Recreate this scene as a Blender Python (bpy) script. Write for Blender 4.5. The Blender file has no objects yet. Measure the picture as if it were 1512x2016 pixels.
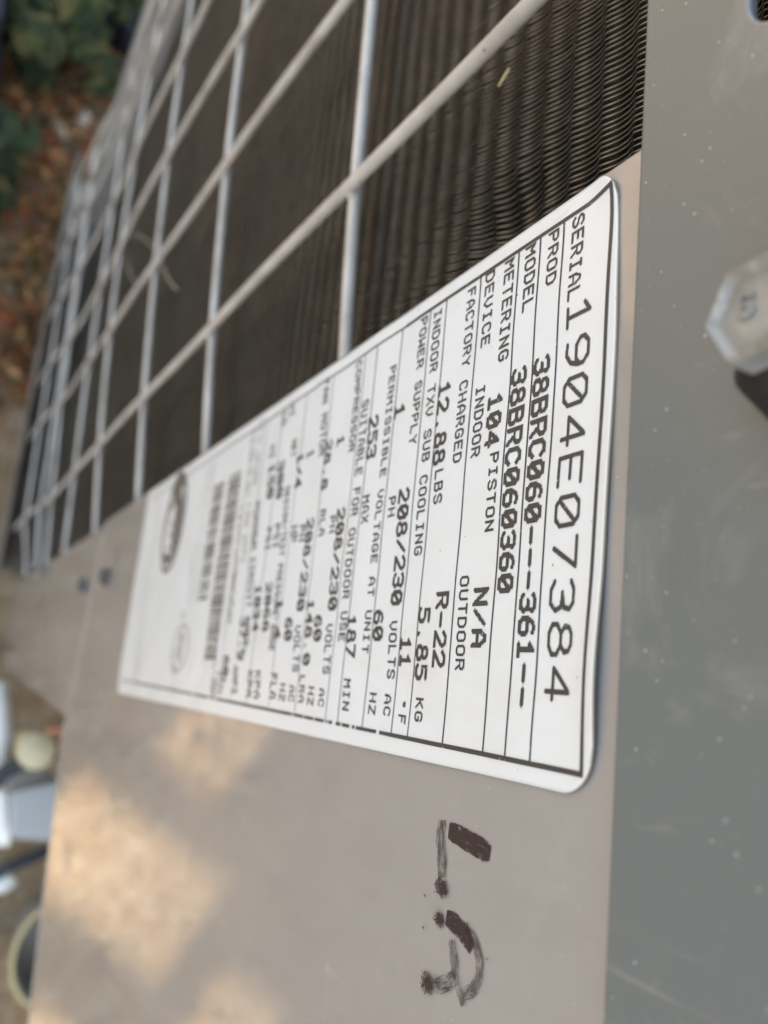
import bpy, bmesh, math, random
import numpy as np
from mathutils import Vector, Matrix, noise
random.seed(7); rng = np.random.default_rng(7)
SC = bpy.context.scene
S = 0.62            # metres per tenth-ish "plate unit"
G = -1.42           # ground level in plate units
# ---- plate frame (u right along the plate, v up, w out of the panel) -> world metres
def M(u, v, w): return Vector((u*S, -w*S, (v-G)*S))
RM = ((-0.1001, 0.4591, -0.8827), (0.974, -0.136, -0.1811), (-0.2032, -0.8779, -0.4336))
CAM = (0.0872, 0.1141, 0.0869)
FPX = 1673.3
# ------------------------------------------------------------------ camera
cam_d = bpy.data.cameras.new('camera'); cam = bpy.data.objects.new('camera', cam_d)
SC.collection.objects.link(cam); SC.camera = cam
def dirw(a): return Vector((a[0], -a[2], a[1])).normalized()
X = dirw(RM[0]); Yd = dirw(RM[1]); Zf = dirw(RM[2])
Zf.normalize(); X = (X - Zf*X.dot(Zf)).normalized(); Y = (-Zf).cross(X)
mat = Matrix((X, Y, -Zf)).transposed().to_4x4(); mat.translation = M(*CAM)
cam.matrix_world = mat
cam_d.sensor_fit = 'VERTICAL'; cam_d.sensor_height = 24; cam_d.sensor_width = 18
cam_d.lens = FPX/2016*24
cam_d.clip_start = 0.005; cam_d.clip_end = 500
cam_d.dof.use_dof = True; cam_d.dof.focus_distance = 0.157*S; cam_d.dof.aperture_fstop = 13.5
# ------------------------------------------------------------------ sky, sun, exposure
SUN_EL = 40.0
wd = bpy.data.worlds.new('World'); SC.world = wd; wd.use_nodes = True
wn = wd.node_tree; bg = wn.nodes['Background']
sky = wn.nodes.new('ShaderNodeTexSky'); sky.sky_type = 'NISHITA'; sky.sun_disc = False
# towards the sun in plate frame: u +.83, w -.55
sdx, sdy = 0.83, 0.55
sky.sun_elevation = math.radians(SUN_EL)
sky.sun_rotation = math.atan2(sdx, sdy)
sky.air_density = 1.0; sky.dust_density = 2.5; sky.ozone_density = 1.0
hz = wn.nodes.new('ShaderNodeMix'); hz.data_type = 'RGBA'; hz.blend_type = 'MULTIPLY'; hz.inputs[0].default_value = 1
hz.inputs[7].default_value = (.935, 1.0, 1.035, 1)      # hazy, slightly warm sky
hs = wn.nodes.new('ShaderNodeHueSaturation'); hs.inputs['Saturation'].default_value = .42
wn.links.new(sky.outputs[0], hs.inputs['Color']); wn.links.new(hs.outputs[0], hz.inputs[6]); wn.links.new(hz.outputs[2], bg.inputs[0]); bg.inputs[1].default_value = 0.15
sl = bpy.data.lights.new('sun', 'SUN'); so = bpy.data.objects.new('sun', sl); SC.collection.objects.link(so)
sl.energy = 5.0; sl.angle = math.radians(0.5); sl.color = (1, .86, .68)
ce = math.cos(math.radians(SUN_EL)); sdir = Vector((sdx*ce, sdy*ce, math.sin(math.radians(SUN_EL)))).normalized()
so.rotation_euler = sdir.to_track_quat('Z', 'Y').to_euler()
SC.view_settings.view_transform = 'Standard'; SC.view_settings.look = 'None'
SC.view_settings.gamma = 1; SC.view_settings.exposure = 1.84

# ------------------------------------------------------------------ materials
def srgb(r, g, b):
    f = lambda c: (c/255/12.92) if c/255 <= .04045 else ((c/255+.055)/1.055)**2.4
    return (f(r), f(g), f(b), 1)
def mat_new(name, col, rough=.5, metal=0, coat=0, coat_r=.1, spec=.5):
    m = bpy.data.materials.new(name); m.use_nodes = True
    b = m.node_tree.nodes['Principled BSDF']
    b.inputs['Base Color'].default_value = (*col[:3], 1); b.inputs['Roughness'].default_value = rough
    b.inputs['Metallic'].default_value = metal; b.inputs['Coat Weight'].default_value = coat
    b.inputs['Coat Roughness'].default_value = coat_r; b.inputs['Specular IOR Level'].default_value = spec
    return m
class NT:
    def __init__(s, m): s.m = m; s.t = m.node_tree; s.b = s.t.nodes['Principled BSDF']
    def n(s, k, **kw):
        x = s.t.nodes.new(k)
        for a, v in kw.items():
            if hasattr(x, a) and not a.startswith('i_'): setattr(x, a, v)
        return x
    def l(s, a, b): s.t.links.new(a, b)
    def pos(s, scale=(1, 1, 1)):
        g = s.n('ShaderNodeNewGeometry'); mp = s.n('ShaderNodeMapping'); mp.inputs['Scale'].default_value = scale
        s.l(g.outputs['Position'], mp.inputs[0]); return mp.outputs[0]
    def noise(s, vec, scale, detail=4, rough=.55, dist=0):
        x = s.n('ShaderNodeTexNoise'); x.inputs['Scale'].default_value = scale; x.inputs['Detail'].default_value = detail
        x.inputs['Roughness'].default_value = rough; x.inputs['Distortion'].default_value = dist
        s.l(vec, x.inputs['Vector']); return x.outputs['Fac']
    def vor(s, vec, scale, rnd=1):
        x = s.n('ShaderNodeTexVoronoi'); x.inputs['Scale'].default_value = scale; x.inputs['Randomness'].default_value = rnd
        s.l(vec, x.inputs['Vector']); return x
    def ramp(s, fac, pts):
        x = s.n('ShaderNodeValToRGB'); e = x.color_ramp.elements
        while len(e) < len(pts): e.new(.5)
        for i, (p, c) in enumerate(pts):
            e[i].position = p; e[i].color = c if len(c) == 4 else (*c, 1)
        s.l(fac, x.inputs[0]); return x.outputs[0]
    def mix(s, fac, a, b, mode='MIX'):
        x = s.n('ShaderNodeMix'); x.data_type = 'RGBA'; x.blend_type = mode
        for sock, v in ((x.inputs[0], fac), (x.inputs[6], a), (x.inputs[7], b)):
            if hasattr(v, 'links'): s.l(v, sock)
            else: sock.default_value = v
        return x.outputs[2]
    def math(s, op, a, b=0, c=0):
        x = s.n('ShaderNodeMath'); x.operation = op
        for sock, v in zip(x.inputs, (a, b, c)):
            if hasattr(v, 'links'): s.l(v, sock)
            else: sock.default_value = v
        return x.outputs[0]
    def bump(s, h, strength=.3, dist=.0002, normal=None):
        x = s.n('ShaderNodeBump'); x.inputs['Strength'].default_value = strength; x.inputs['Distance'].default_value = dist
        s.l(h, x.inputs['Height'])
        if normal: s.l(normal, x.inputs['Normal'])
        s.l(x.outputs[0], s.b.inputs['Normal']); return x.outputs[0]
def specks(t, vec, scale, size, keep):
    """sparse round dots: voronoi cells, only those whose random colour passes `keep`"""
    v = t.vor(vec, scale)
    d = t.math('LESS_THAN', v.outputs['Distance'], size)
    sep = t.n('ShaderNodeSeparateColor'); t.l(v.outputs['Color'], sep.inputs[0])
    k = t.math('GREATER_THAN', sep.outputs[0], keep)
    sz = t.math('LESS_THAN', v.outputs['Distance'], t.math('MULTIPLY', sep.outputs[1], size))
    return t.math('MULTIPLY', sz, k)

def painted_metal(name, base, alt, dark_specks=.985, light_specks=.97, coat=.6, rough=.32, coat_r=.1):
    m = mat_new(name, base, rough, 0, coat, coat_r); t = NT(m); p = t.pos()
    big = t.noise(p, 9, 3, .5, .2); c = t.mix(t.ramp(big, [(.35, (0, 0, 0)), (.7, (1, 1, 1))]), base, alt)
    st = t.noise(t.pos((60, 60, 6)), 1.2, 4, .6, .4)
    dirt_reflection = t.ramp(st, [(.55, (0, 0, 0)), (.8, (.55, .55, .55))])  # vertical dirt smudges, deepened to paint in streaky reflections
    c = t.mix(dirt_reflection, c, tuple(x*.8 for x in base[:3])+(1,))
    sm = t.ramp(t.noise(p, 34, 6, .72, 1.2), [(.56, (0, 0, 0)), (.74, (.30, .30, .30))]); c = t.mix(sm, c, (.42, .41, .38, 1))
    sc_ = t.ramp(t.noise(t.pos((700, 700, 40)), 1, 3, .7, .8), [(.66, (0, 0, 0)), (.74, (.35, .35, .35))]); c = t.mix(t.math('MULTIPLY', sc_, t.noise(p, 25, 2)), c, (.5, .49, .46, 1))
    c = t.mix(t.math('MULTIPLY', specks(t, p, 620, .085, light_specks), .7), c, (.7, .71, .69, 1))
    c = t.mix(t.math('MULTIPLY', specks(t, p, 1250, .20, light_specks), .6), c, (.7, .71, .69, 1))
    c = t.mix(t.math('MULTIPLY', specks(t, p, 1900, .24, light_specks), .4), c, (.7, .71, .69, 1))
    c = t.mix(specks(t, p, 1000, .15, dark_specks), c, (.05, .045, .04, 1))
    t.l(c, t.b.inputs['Base Color'])
    r = t.ramp(t.noise(p, 30, 4, .55, .2), [(.2, (rough*.85,)*3), (.8, (rough*1.2,)*3)]); t.l(r, t.b.inputs['Roughness'])
    cr = t.ramp(t.noise(p, 22, 4, .55, .3), [(.2, (coat_r*.7,)*3), (.8, (coat_r*1.4,)*3)]); t.l(cr, t.b.inputs['Coat Roughness'])
    t.bump(t.noise(p, 1400, 3, .6), .10, .00008)
    x = t.n('ShaderNodeBump'); x.inputs['Strength'].default_value = 1; x.inputs['Distance'].default_value = 1
    t.l(t.math('ADD', t.math('MULTIPLY', t.noise(p, 38, 2, .5), .00005), t.math('MULTIPLY', t.noise(p, 260, 2, .5), .0000025)), x.inputs['Height']); t.l(x.outputs[0], t.b.inputs['Coat Normal'])
    return m
MAT = {}
MAT['panel'] = painted_metal('beige_enamel', (.300, .287, .275, 1), (.335, .320, .305, 1), coat=1.0, coat_r=.022, light_specks=.985)
MAT['panel'].node_tree.nodes['Principled BSDF'].inputs['Coat IOR'].default_value = 1.75
MAT['lid'] = painted_metal('grey_enamel', (.122, .140, .142, 1), (.138, .156, .157, 1), light_specks=.92, coat=.45, rough=.4, coat_r=.2)
MAT['wire'] = mat_new('grey_beige_coated_wire', (.40, .37, .335), .38, 0, .3, .25)
t = NT(MAT['wire']); p = t.pos(); c = t.mix(t.ramp(t.noise(p, 60, 5, .6), [(.4, (0, 0, 0)), (.75, (1, 1, 1))]), (.55, .52, .475, 1), (.34, .305, .265, 1))
c = t.mix(specks(t, p, 700, .2, .94), c, (.12, .1, .08, 1)); t.l(c, t.b.inputs['Base Color']); t.bump(t.noise(p, 900, 3), .15, .0001)
MAT['fin'] = mat_new('dirty_fin_foil', (.06, .052, .042), .45, .3)
t = NT(MAT['fin']); p = t.pos()
c = t.mix(t.ramp(t.noise(t.pos((1, 1, 1)), 14, 6, .65, .5), [(.42, (0, 0, 0)), (.62, (1, 1, 1))]), (.095, .091, .079, 1), (.140, .117, .095, 1))
c = t.mix(t.ramp(t.noise(p, 420, 3, .6), [(.5, (0, 0, 0)), (.72, (1, 1, 1))]), c, (.21, .195, .165, 1))
# dust packed along every ridge of the fins
zz = t.n('ShaderNodeSeparateXYZ'); g_ = t.n('ShaderNodeNewGeometry'); t.l(g_.outputs['Position'], zz.inputs[0])
PITCH, V0 = .01035, .01885
ph = t.math('FRACT', t.math('MULTIPLY', t.math('SUBTRACT', zz.outputs[2], (V0-G)*S), 1/(PITCH*S)))
rd = t.math('ABSOLUTE', t.math('SUBTRACT', t.math('FRACT', t.math('ADD', ph, .5)), .5))
rm = t.ramp(rd, [(.04, (1, 1, 1)), (.24, (0, 0, 0))])
fr = t.math('GREATER_THAN', t.math('MULTIPLY', zz.outputs[1], -1), -.026*S)
c = t.mix(t.math('MULTIPLY', t.math('MULTIPLY', rm, fr), t.ramp(t.noise(p, 90, 4, .6), [(.25, (.35, .35, .35)), (.65, (1, 1, 1))])), c, (.37, .335, .28, 1))
t.l(c, t.b.inputs['Base Color']); t.bump(t.noise(p, 1500, 3), .3, .0001)
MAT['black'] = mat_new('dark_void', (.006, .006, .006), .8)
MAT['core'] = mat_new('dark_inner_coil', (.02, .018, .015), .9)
# plate paper
m = MAT['plate'] = mat_new('white_plate_film', (.78, .80, .80), .28, 0, .35, .15); t = NT(m); p = t.pos()
yel = t.ramp(t.noise(p, 26, 4, .6), [(.45, (0, 0, 0)), (.8, (1, 1, 1))])
c = t.mix(yel, (.70, .73, .745, 1), (.66, .685, .685, 1))
c = t.mix(t.ramp(t.noise(t.pos((1, 1, .5)), 42, 5, .7, 1.), [(.55, (0, 0, 0)), (.78, (.5, .5, .5))]), c, (.62, .60, .53, 1))
c = t.mix(specks(t, p, 800, .12, .90), c, (.25, .23, .2, 1))
c = t.mix(specks(t, p, 1500, .14, .90), c, (.45, .43, .4, 1))
c = t.mix(specks(t, p, 260, .05, .90), c, (.12, .1, .08, 1))
scr = t.ramp(t.noise(t.pos((900, 900, 90)), 1, 4, .7, 1.5), [(.60, (0, 0, 0)), (.72, (.5, .5, .5))])
edge = t.n('ShaderNodeNewGeometry'); sx = t.n('ShaderNodeSeparateXYZ'); t.l(edge.outputs['Position'], sx.inputs[0])
em = t.math('MULTIPLY', t.math('LESS_THAN', sx.outputs[0], .003), t.math('GREATER_THAN', sx.outputs[2], (-.04-G)*S))
c = t.mix(t.math('MULTIPLY', scr, em), c, (.45, .44, .42, 1))
t.l(c, t.b.inputs['Base Color']); t.bump(t.noise(p, 500, 3), .06, .0001)
MAT['plate_edge'] = mat_new('yellowed_plate_edge', (.42, .33, .22), .6)
m = MAT['ink'] = mat_new('charcoal_print', (.05, .048, .048), .45, 0, .2, .2); t = NT(m); p = t.pos()
c = t.mix(specks(t, p, 1900, .26, .80), (.05, .048, .048, 1), (.30, .30, .30, 1)); t.l(c, t.b.inputs['Base Color'])
MAT['ink_grey'] = mat_new('faded_grey_print', (.30, .29, .27), .5)
m = MAT['bar_ink'] = mat_new('worn_bar_print', (.10, .095, .085), .5)
m = MAT['smear'] = mat_new('pale_grey_print', (.56, .56, .55), .5)
# marker ink (streaky, see-through)
def marker(name, lo, hi, col):
    m = mat_new(name, col, .35); t = NT(m)
    at = t.n('ShaderNodeAttribute'); at.attribute_name = 'stroke'; sp = t.n('ShaderNodeSeparateXYZ'); t.l(at.outputs['Vector'], sp.inputs[0])
    cb = t.n('ShaderNodeCombineXYZ'); t.l(t.math('MULTIPLY', sp.outputs[0], 1.0), cb.inputs[0]); t.l(t.math('MULTIPLY', sp.outputs[1], 13), cb.inputs[1]); t.l(sp.outputs[2], cb.inputs[2])
    n1 = t.noise(cb.outputs[0], 1.0, 4, .6)
    n2 = t.noise(t.pos(), 2600, 3, .6)
    a = t.math('ADD', t.math('MULTIPLY', n1, .75), t.math('MULTIPLY', n2, .25))
    # ragged sides
    side = t.math('POWER', t.math('ABSOLUTE', t.math('SUBTRACT', t.math('MULTIPLY', sp.outputs[1], 2), 1)), 8)
    a = t.math('SUBTRACT', a, t.math('MULTIPLY', side, .28))
    al = t.ramp(a, [(lo, (0, 0, 0)), (hi, (1, 1, 1))])
    t.l(al, t.b.inputs['Alpha'])
    return m
MAT['mark_dense'] = marker('dense_marker_ink', .33, .47, (.035, .022, .024))
MAT['mark_mid'] = marker('worn_marker_ink', .42, .62, (.045, .032, .034))
MAT['mark_thin'] = marker('faint_marker_ink', .45, .66, (.06, .045, .045))
# ground
m = MAT['ground'] = mat_new('sandy_soil', (.20, .14, .08), .95); t = NT(m); p = t.pos()
c = t.mix(t.ramp(t.noise(p, 6, 6, .6, .5), [(.35, (0, 0, 0)), (.65, (1, 1, 1))]), (.29, .175, .08, 1), (.44, .31, .18, 1))
c = t.mix(t.ramp(t.noise(p, 45, 5, .7), [(.45, (0, 0, 0)), (.7, (1, 1, 1))]), c, (.52, .42, .29, 1))
c = t.mix(t.ramp(t.noise(p, 28, 5, .7, 1), [(.55, (0, 0, 0)), (.7, (1, 1, 1))]), c, (.07, .045, .025, 1))
t.l(c, t.b.inputs['Base Color']); t.bump(t.noise(p, 60, 8, .7), .9, .02)
def varied(name, cols, rough=.6, trans=0):
    m = mat_new(name, cols[0], rough); t = NT(m)
    g = t.n('ShaderNodeNewGeometry'); r = t.ramp(g.outputs['Random Per Island'], [(i/len(cols), c) for i, c in enumerate(cols)])
    t.t.nodes[-1].color_ramp.interpolation = 'CONSTANT'
    t.l(r, t.b.inputs['Base Color']); return m
MAT['leaf'] = varied('dull_green_leaves', [(.009, .018, .004), (.016, .030, .006), (.038, .048, .010), (.006, .014, .005), (.085, .07, .02), (.020, .036, .012)], .9)
MAT['litter'] = varied('dry_leaf_litter', [(.19, .062, .014), (.23, .10, .03), (.07, .030, .010), (.27, .14, .05), (.20, .055, .015), (.10, .075, .02)], .8)
MAT['stem'] = mat_new('woody_stem', (.08, .055, .035), .9)
MAT['tarp'] = mat_new('navy_tarp', (.012, .016, .035), .5)
t = NT(MAT['tarp']); t.bump(t.noise(t.pos(), 18, 4), .6, .03)
MAT['stone'] = mat_new('pale_stone', (.40, .36, .30), .85); t = NT(MAT['stone']); t.bump(t.noise(t.pos(), 90, 5), .5, .004)
MAT['bolt'] = mat_new('dull_zinc', (.36, .35, .32), .38, .15); t = NT(MAT['bolt']); p = t.pos()
c = t.mix(t.ramp(t.noise(p, 120, 5, .6), [(.42, (0, 0, 0)), (.65, (1, 1, 1))]), (.30, .305, .295, 1), (.17, .148, .11, 1))
c = t.mix(t.ramp(t.noise(p, 700, 3, .6), [(.55, (0, 0, 0)), (.7, (1, 1, 1))]), c, (.42, .40, .34, 1)); t.l(c, t.b.inputs['Base Color']); t.bump(t.noise(p, 500, 4), .3, .0002)
MAT['screw'] = mat_new('weathered_dark_screw', (.07, .068, .06), .6)
MAT['rubber'] = mat_new('black_rubber', (.008, .009, .011), .55)
MAT['brass'] = mat_new('brass_cap', (.50, .44, .28), .55, .15)
MAT['white'] = mat_new('white_plastic', (.80, .79, .74), .4)
MAT['ltgrey'] = mat_new('light_grey_plastic', (.33, .345, .35), .5)
MAT['cable'] = mat_new('dark_cable', (.02, .022, .03), .5)
MAT['bowl'] = mat_new('weathered_grey_brown_plastic', (.24, .225, .20), .6)
MAT['pan'] = mat_new('weathered_pan_enamel', (.17, .155, .135), .6)
t = NT(MAT['pan']); t.l(t.mix(t.ramp(t.noise(t.pos(), 20, 5, .6), [(.4, (0, 0, 0)), (.65, (1, 1, 1))]), (.19, .175, .155, 1), (.10, .075, .055, 1)), t.b.inputs['Base Color'])
MAT['copper'] = mat_new('copper', (.55, .28, .16), .4, .8)
MAT['straw'] = mat_new('dry_straw', (.42, .35, .18), .6)
MAT['fibre'] = mat_new('pale_fibre', (.30, .28, .22), .5)
MAT['block'] = mat_new('grey_block_wall', (.30, .29, .27), .9); t = NT(MAT['block']); t.bump(t.noise(t.pos(), 30, 6), .5, .01)

# ------------------------------------------------------------------ helpers
def link(o, parent=None):
    SC.collection.objects.link(o)
    if parent: o.parent = parent
    return o
def mesh_np(name, V, F, m, parent=None, smooth=False, kind=None):
    """V: Nx3 in plate units, F: list of faces or Nx4 array"""
    V = np.asarray(V, float); W = np.empty_like(V); W[:, 0] = V[:, 0]*S; W[:, 1] = -V[:, 2]*S; W[:, 2] = (V[:, 1]-G)*S
    me = bpy.data.meshes.new(name)
    if isinstance(F, np.ndarray) and F.ndim == 2:
        n = len(F); k = F.shape[1]
        me.vertices.add(len(W)); me.vertices.foreach_set('co', W.ravel())
        me.loops.add(n*k); me.loops.foreach_set('vertex_index', F.ravel().astype(np.int32))
        me.polygons.add(n); me.polygons.foreach_set('loop_start', np.arange(0, n*k, k, dtype=np.int32))
        me.polygons.foreach_set('loop_total', np.full(n, k, dtype=np.int32)); me.update(calc_edges=True)
    else:
        me.from_pydata([tuple(x) for x in W], [], [tuple(f) for f in F]); me.update()
    if smooth: me.polygons.foreach_set('use_smooth', [True]*len(me.polygons))
    if isinstance(m, (list, tuple)):
        for q in m: me.materials.append(q)
    else: me.materials.append(m)
    o = bpy.data.objects.new(name, me); link(o, parent)
    if kind: o['kind'] = kind
    return o
def empty(name, label, cat, at=(0, G, 0), group=None):
    o = bpy.data.objects.new(name, None); link(o); o.empty_display_size = .05
    o['label'] = label; o['category'] = cat
    if group: o['group'] = group
    return o      # origin at world 0 (ground below the plate)
def tag(o, label, cat, group=None):
    o['label'] = label; o['category'] = cat
    if group: o['group'] = group
    return o
def bevel(o, width, seg=3, angle=40):
    b = o.modifiers.new('bevel', 'BEVEL'); b.width = width*S; b.segments = seg; b.limit_method = 'ANGLE'; b.angle_limit = math.radians(angle)
    b.harden_normals = False
    for pz in o.data.polygons: pz.use_smooth = True
    wn_ = o.modifiers.new('weighted', 'WEIGHTED_NORMAL'); wn_.weight = 100; wn_.keep_sharp = True
    return o
def box(name, u, v, w, m, parent=None, bev=0, kind=None):
    V = [(a, b, c) for a in u for b in v for c in w]
    F = [(0, 1, 3, 2), (4, 6, 7, 5), (0, 4, 5, 1), (2, 3, 7, 6), (0, 2, 6, 4), (1, 5, 7, 3)]
    o = mesh_np(name, V, F, m, parent, kind=kind)
    bm = bmesh.new(); bm.from_mesh(o.data); bmesh.ops.recalc_face_normals(bm, faces=bm.faces); bm.to_mesh(o.data); bm.free()
    if bev: bevel(o, bev)
    return o
def tube(name, pts, r, m, parent=None, seg=16, cap=True, radii=None):
    P = [Vector(q) for q in pts]; V = []; F = []; n = len(P)
    ref = None
    for i, q in enumerate(P):
        d = (P[min(i+1, n-1)]-P[max(i-1, 0)]).normalized()
        if ref is None:
            ref = d.orthogonal().normalized()
        a = (ref - d*ref.dot(d)).normalized(); ref = a; b = d.cross(a)
        rr = radii[i] if radii else r
        for k in range(seg):
            t_ = 2*math.pi*k/seg; V.append(q + a*math.cos(t_)*rr + b*math.sin(t_)*rr)
    for i in range(n-1):
        for k in range(seg):
            F.append((i*seg+k, i*seg+(k+1) % seg, (i+1)*seg+(k+1) % seg, (i+1)*seg+k))
    if cap:
        F.append(tuple(range(seg))); F.append(tuple((n-1)*seg+k for k in reversed(range(seg))))
    o = mesh_np(name, V, F, m, parent, smooth=True)
    bm = bmesh.new(); bm.from_mesh(o.data); bmesh.ops.recalc_face_normals(bm, faces=bm.faces); bm.to_mesh(o.data); bm.free()
    return o
def ray(x, y):
    c = ((x-756)/FPX, (y-1008)/FPX, 1.0)
    return tuple(sum(RM[i][k]*c[i] for i in range(3)) for k in range(3))
def at(x, y, w=0.0):
    d = ray(x, y); s_ = (w-CAM[2])/d[2]; return CAM[0]+s_*d[0], CAM[1]+s_*d[1]
def atv(x, y, v):
    d = ray(x, y); s_ = (v-CAM[1])/d[1]; return CAM[0]+s_*d[0], v, CAM[2]+s_*d[2]

# ================================================================== ground
def ground():
    n = 60; xs = np.concatenate([np.linspace(-50, -2, 10)[:-1], np.linspace(-2, 2, 80), np.linspace(2, 50, 10)[1:]])
    V = []; 
    for a in xs:
        for b in xs:
            h = 0
            if abs(a) < 2 and abs(b) < 2:
                h = .012*noise.noise(Vector((a*3, b*3, 0))) + .006*noise.noise(Vector((a*14, b*14, 2)))
            V.append((a, G-.012+h, b))
    k = len(xs); F = np.array([(i*k+j, i*k+j+1, (i+1)*k+j+1, (i+1)*k+j) for i in range(k-1) for j in range(k-1)])
    o = mesh_np('ground', V, F[:, ::-1], MAT['ground'], smooth=True, kind='structure'); return o
ground()

# ================================================================== the condenser unit
UNIT = empty('air_conditioner', 'beige outdoor condenser unit with wire coil guard, white rating label and black marker writing', 'air conditioner')
UE = 0.33          # right end of the unit
def edge_u(v): return -.0045 + .0083*min(v, .03)
# --- body core behind the coil and right side
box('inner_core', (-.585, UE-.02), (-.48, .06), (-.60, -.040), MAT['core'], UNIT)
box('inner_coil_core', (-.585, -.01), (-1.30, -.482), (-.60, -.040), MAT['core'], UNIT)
# --- coil: fins
def coil():
    pitch = .01035; v0 = at(1265, 48, -.020)[1]
    prof_ph = [0, .12, .28, .46, .70, .88]
    prof_u = [0, .00012, .00028, .00045, .00048, .00045]
    prof_w = [.0009, .0007, .0003, -.0001, -.0002, .0002]
    rows = []
    k = 3
    while True:
        vb = v0 - k*pitch
        k -= 0
        break
    nr = 125; vs = []; du = []; dw = []
    for r in range(4, -nr, -1):
        base = v0 + r*pitch
        idx = range(6) if base > -.5 else (0, 2, 3, 5)
        for q in reversed(list(idx)):
            vs.append(base+prof_ph[q]*pitch); du.append(prof_u[q]); dw.append(prof_w[q])
    vs = np.array(vs); du = np.array(du); dw = np.array(dw); nv = len(vs)
    fp = .00142; nf = 410; Vs = []
    for i in range(nf):
        u0 = -.0095 - i*fp
        jit = rng.normal(0, .00010)
        wob = np.array([.00045*noise.noise(Vector((u0*90, v*45, 3.1))) + .0010*noise.noise(Vector((u0*16, v*9, 7.7))) for v in vs[::3]])
        wob = np.interp(np.arange(nv), np.arange(0, nv, 3), wob)
        wj = np.array([.0009*noise.noise(Vector((u0*60, v*22, 9.1))) for v in vs[::3]]); wj = np.interp(np.arange(nv), np.arange(0, nv, 3), wj)
        # crushed patch near the panel edge
        cr = np.exp(-(((u0+.030)/.010)**2 + ((vs+.048)/.014)**2)); 
        uu = u0 + jit + du*(1-.6*cr) + wob*.7 + cr*.0022
        ww = -.020 + dw*(1+.3*rng.random()) + wj*.6 - cr*.003
        Vs.append(np.stack([uu+.00022, vs, ww], 1)); Vs.append(np.stack([uu, vs, ww+.00003], 1))
        Vs.append(np.stack([uu-du*.6, vs, np.full(nv, -.0385)], 1))
    V = np.concatenate(Vs)
    j = np.arange(nv-1); F = []
    for i in range(nf):
        e = (3*i)*nv + j; a = (3*i+1)*nv + j; b = (3*i+2)*nv + j
        F.append(np.stack([e, e+1, a+1, a], 1)); F.append(np.stack([a, a+1, b+1, b], 1))
    F = np.concatenate(F)
    o = mesh_np('coil_fins', V, F, MAT['fin'], UNIT, kind='stuff'); o['label'] = 'thin dirty dark corrugated coil fins behind the wire guard'
    # copper tube bends are hidden; tubes run through the fins
coil()
# --- wire guard
WB, WC, WA = -.014, -.016, -.0068
def wg(u, v, off=0):
    f = min(1, max(0, (-v-.84)/.34)); f = f*f*(3-2*f)       # the guard flares out over the base pan
    return WA + WB*(v+.12) + WC*(u+.0755) + off + .013*f*min(1, max(0, (-u-.02)/.06))
RR = .00205
def on_guard(x, y, off=0):
    a0 = WA + WB*.12 + WC*.0755 + off; d = ray(x, y)
    t_ = (a0+WB*CAM[1]+WC*CAM[0]-CAM[2])/(d[2]-WB*d[1]-WC*d[0]); return CAM[0]+t_*d[0], CAM[1]+t_*d[1]
# sight points along the wires (photograph pixels)
HW = [[(735, 0), (709, 320), (698, 385), (683, 680)], [(483, 55), (451, 300), (424, 625), (408, 850)],
      [(375, 35), (361, 115), (337, 278), (332, 330), (309, 514), (292, 694), (288, 770), (274, 960)],
      [(319, 35), (309, 90), (295, 146), (274, 271), (247, 448), (219, 646), (205, 760), (190, 1040)],
      [(142, 964), (130, 1075), (169, 770)], [(106, 964), (93, 1100), (132, 770)]]
VW = [[(1055, 12), (875, 165), (698, 351), (550, 505), (400, 661), (284, 785), (109, 970), (33, 1063)],
      [(685, 0), (625, 75), (455, 305), (310, 510), (233, 630), (150, 750)], [(490, 45), (400, 185), (345, 280), (225, 510)],
      [(410, 0), (355, 115), (285, 260)], [(350, 0), (270, 190)]]
def fit(xs, ys, lo, hi):
    k = np.polyfit(xs, ys, 2 if len(xs) > 3 else 1); k1 = np.polyfit(xs, ys, 1)
    def f(x):
        xc = min(max(x, lo), hi); y = np.polyval(k, xc)
        return y + (x-xc)*k1[0]*.35 if x != xc else y
    return f
vf = []
for W_ in HW:
    q = np.array([on_guard(x, y, -.0037) for x, y in W_]); vf.append(fit(q[:, 0], q[:, 1], min(q[:, 0]), 0))
for v0_ in (-1.00, -1.12): vf.append(lambda u, v0_=v0_: v0_ + .10*u + .02)
uf = []
for W_ in VW:
    q = np.array([on_guard(x, y) for x, y in W_]); uf.append(fit(q[:, 1], q[:, 0], min(q[:, 1]), max(q[:, 1])))
for u0_ in (-.520, -.578): uf.append(lambda v, u0_=u0_: u0_ + .05*(v+.5))
def blob(u, v, w, r):
    V = []; F = []
    return None
for i, f in enumerate(uf):
    pts = [(f(v), v, wg(f(v), v)+.0004*math.sin(v*23+i)) for v in np.linspace(.06, -1.215, 44)]
    tube('guard_wire', pts, RR*1.1, MAT['wire'], UNIT, 18)
for j, f in enumerate(vf):
    ul = edge_u(f(0)) + .0012
    pts = [(u, f(u)+.0003*math.sin(u*40+j), wg(u, f(u), -.0034)) for u in np.linspace(-.603, ul, 44)]
    tube('guard_wire', pts, RR*1.1, MAT['wire'], UNIT, 18)
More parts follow.
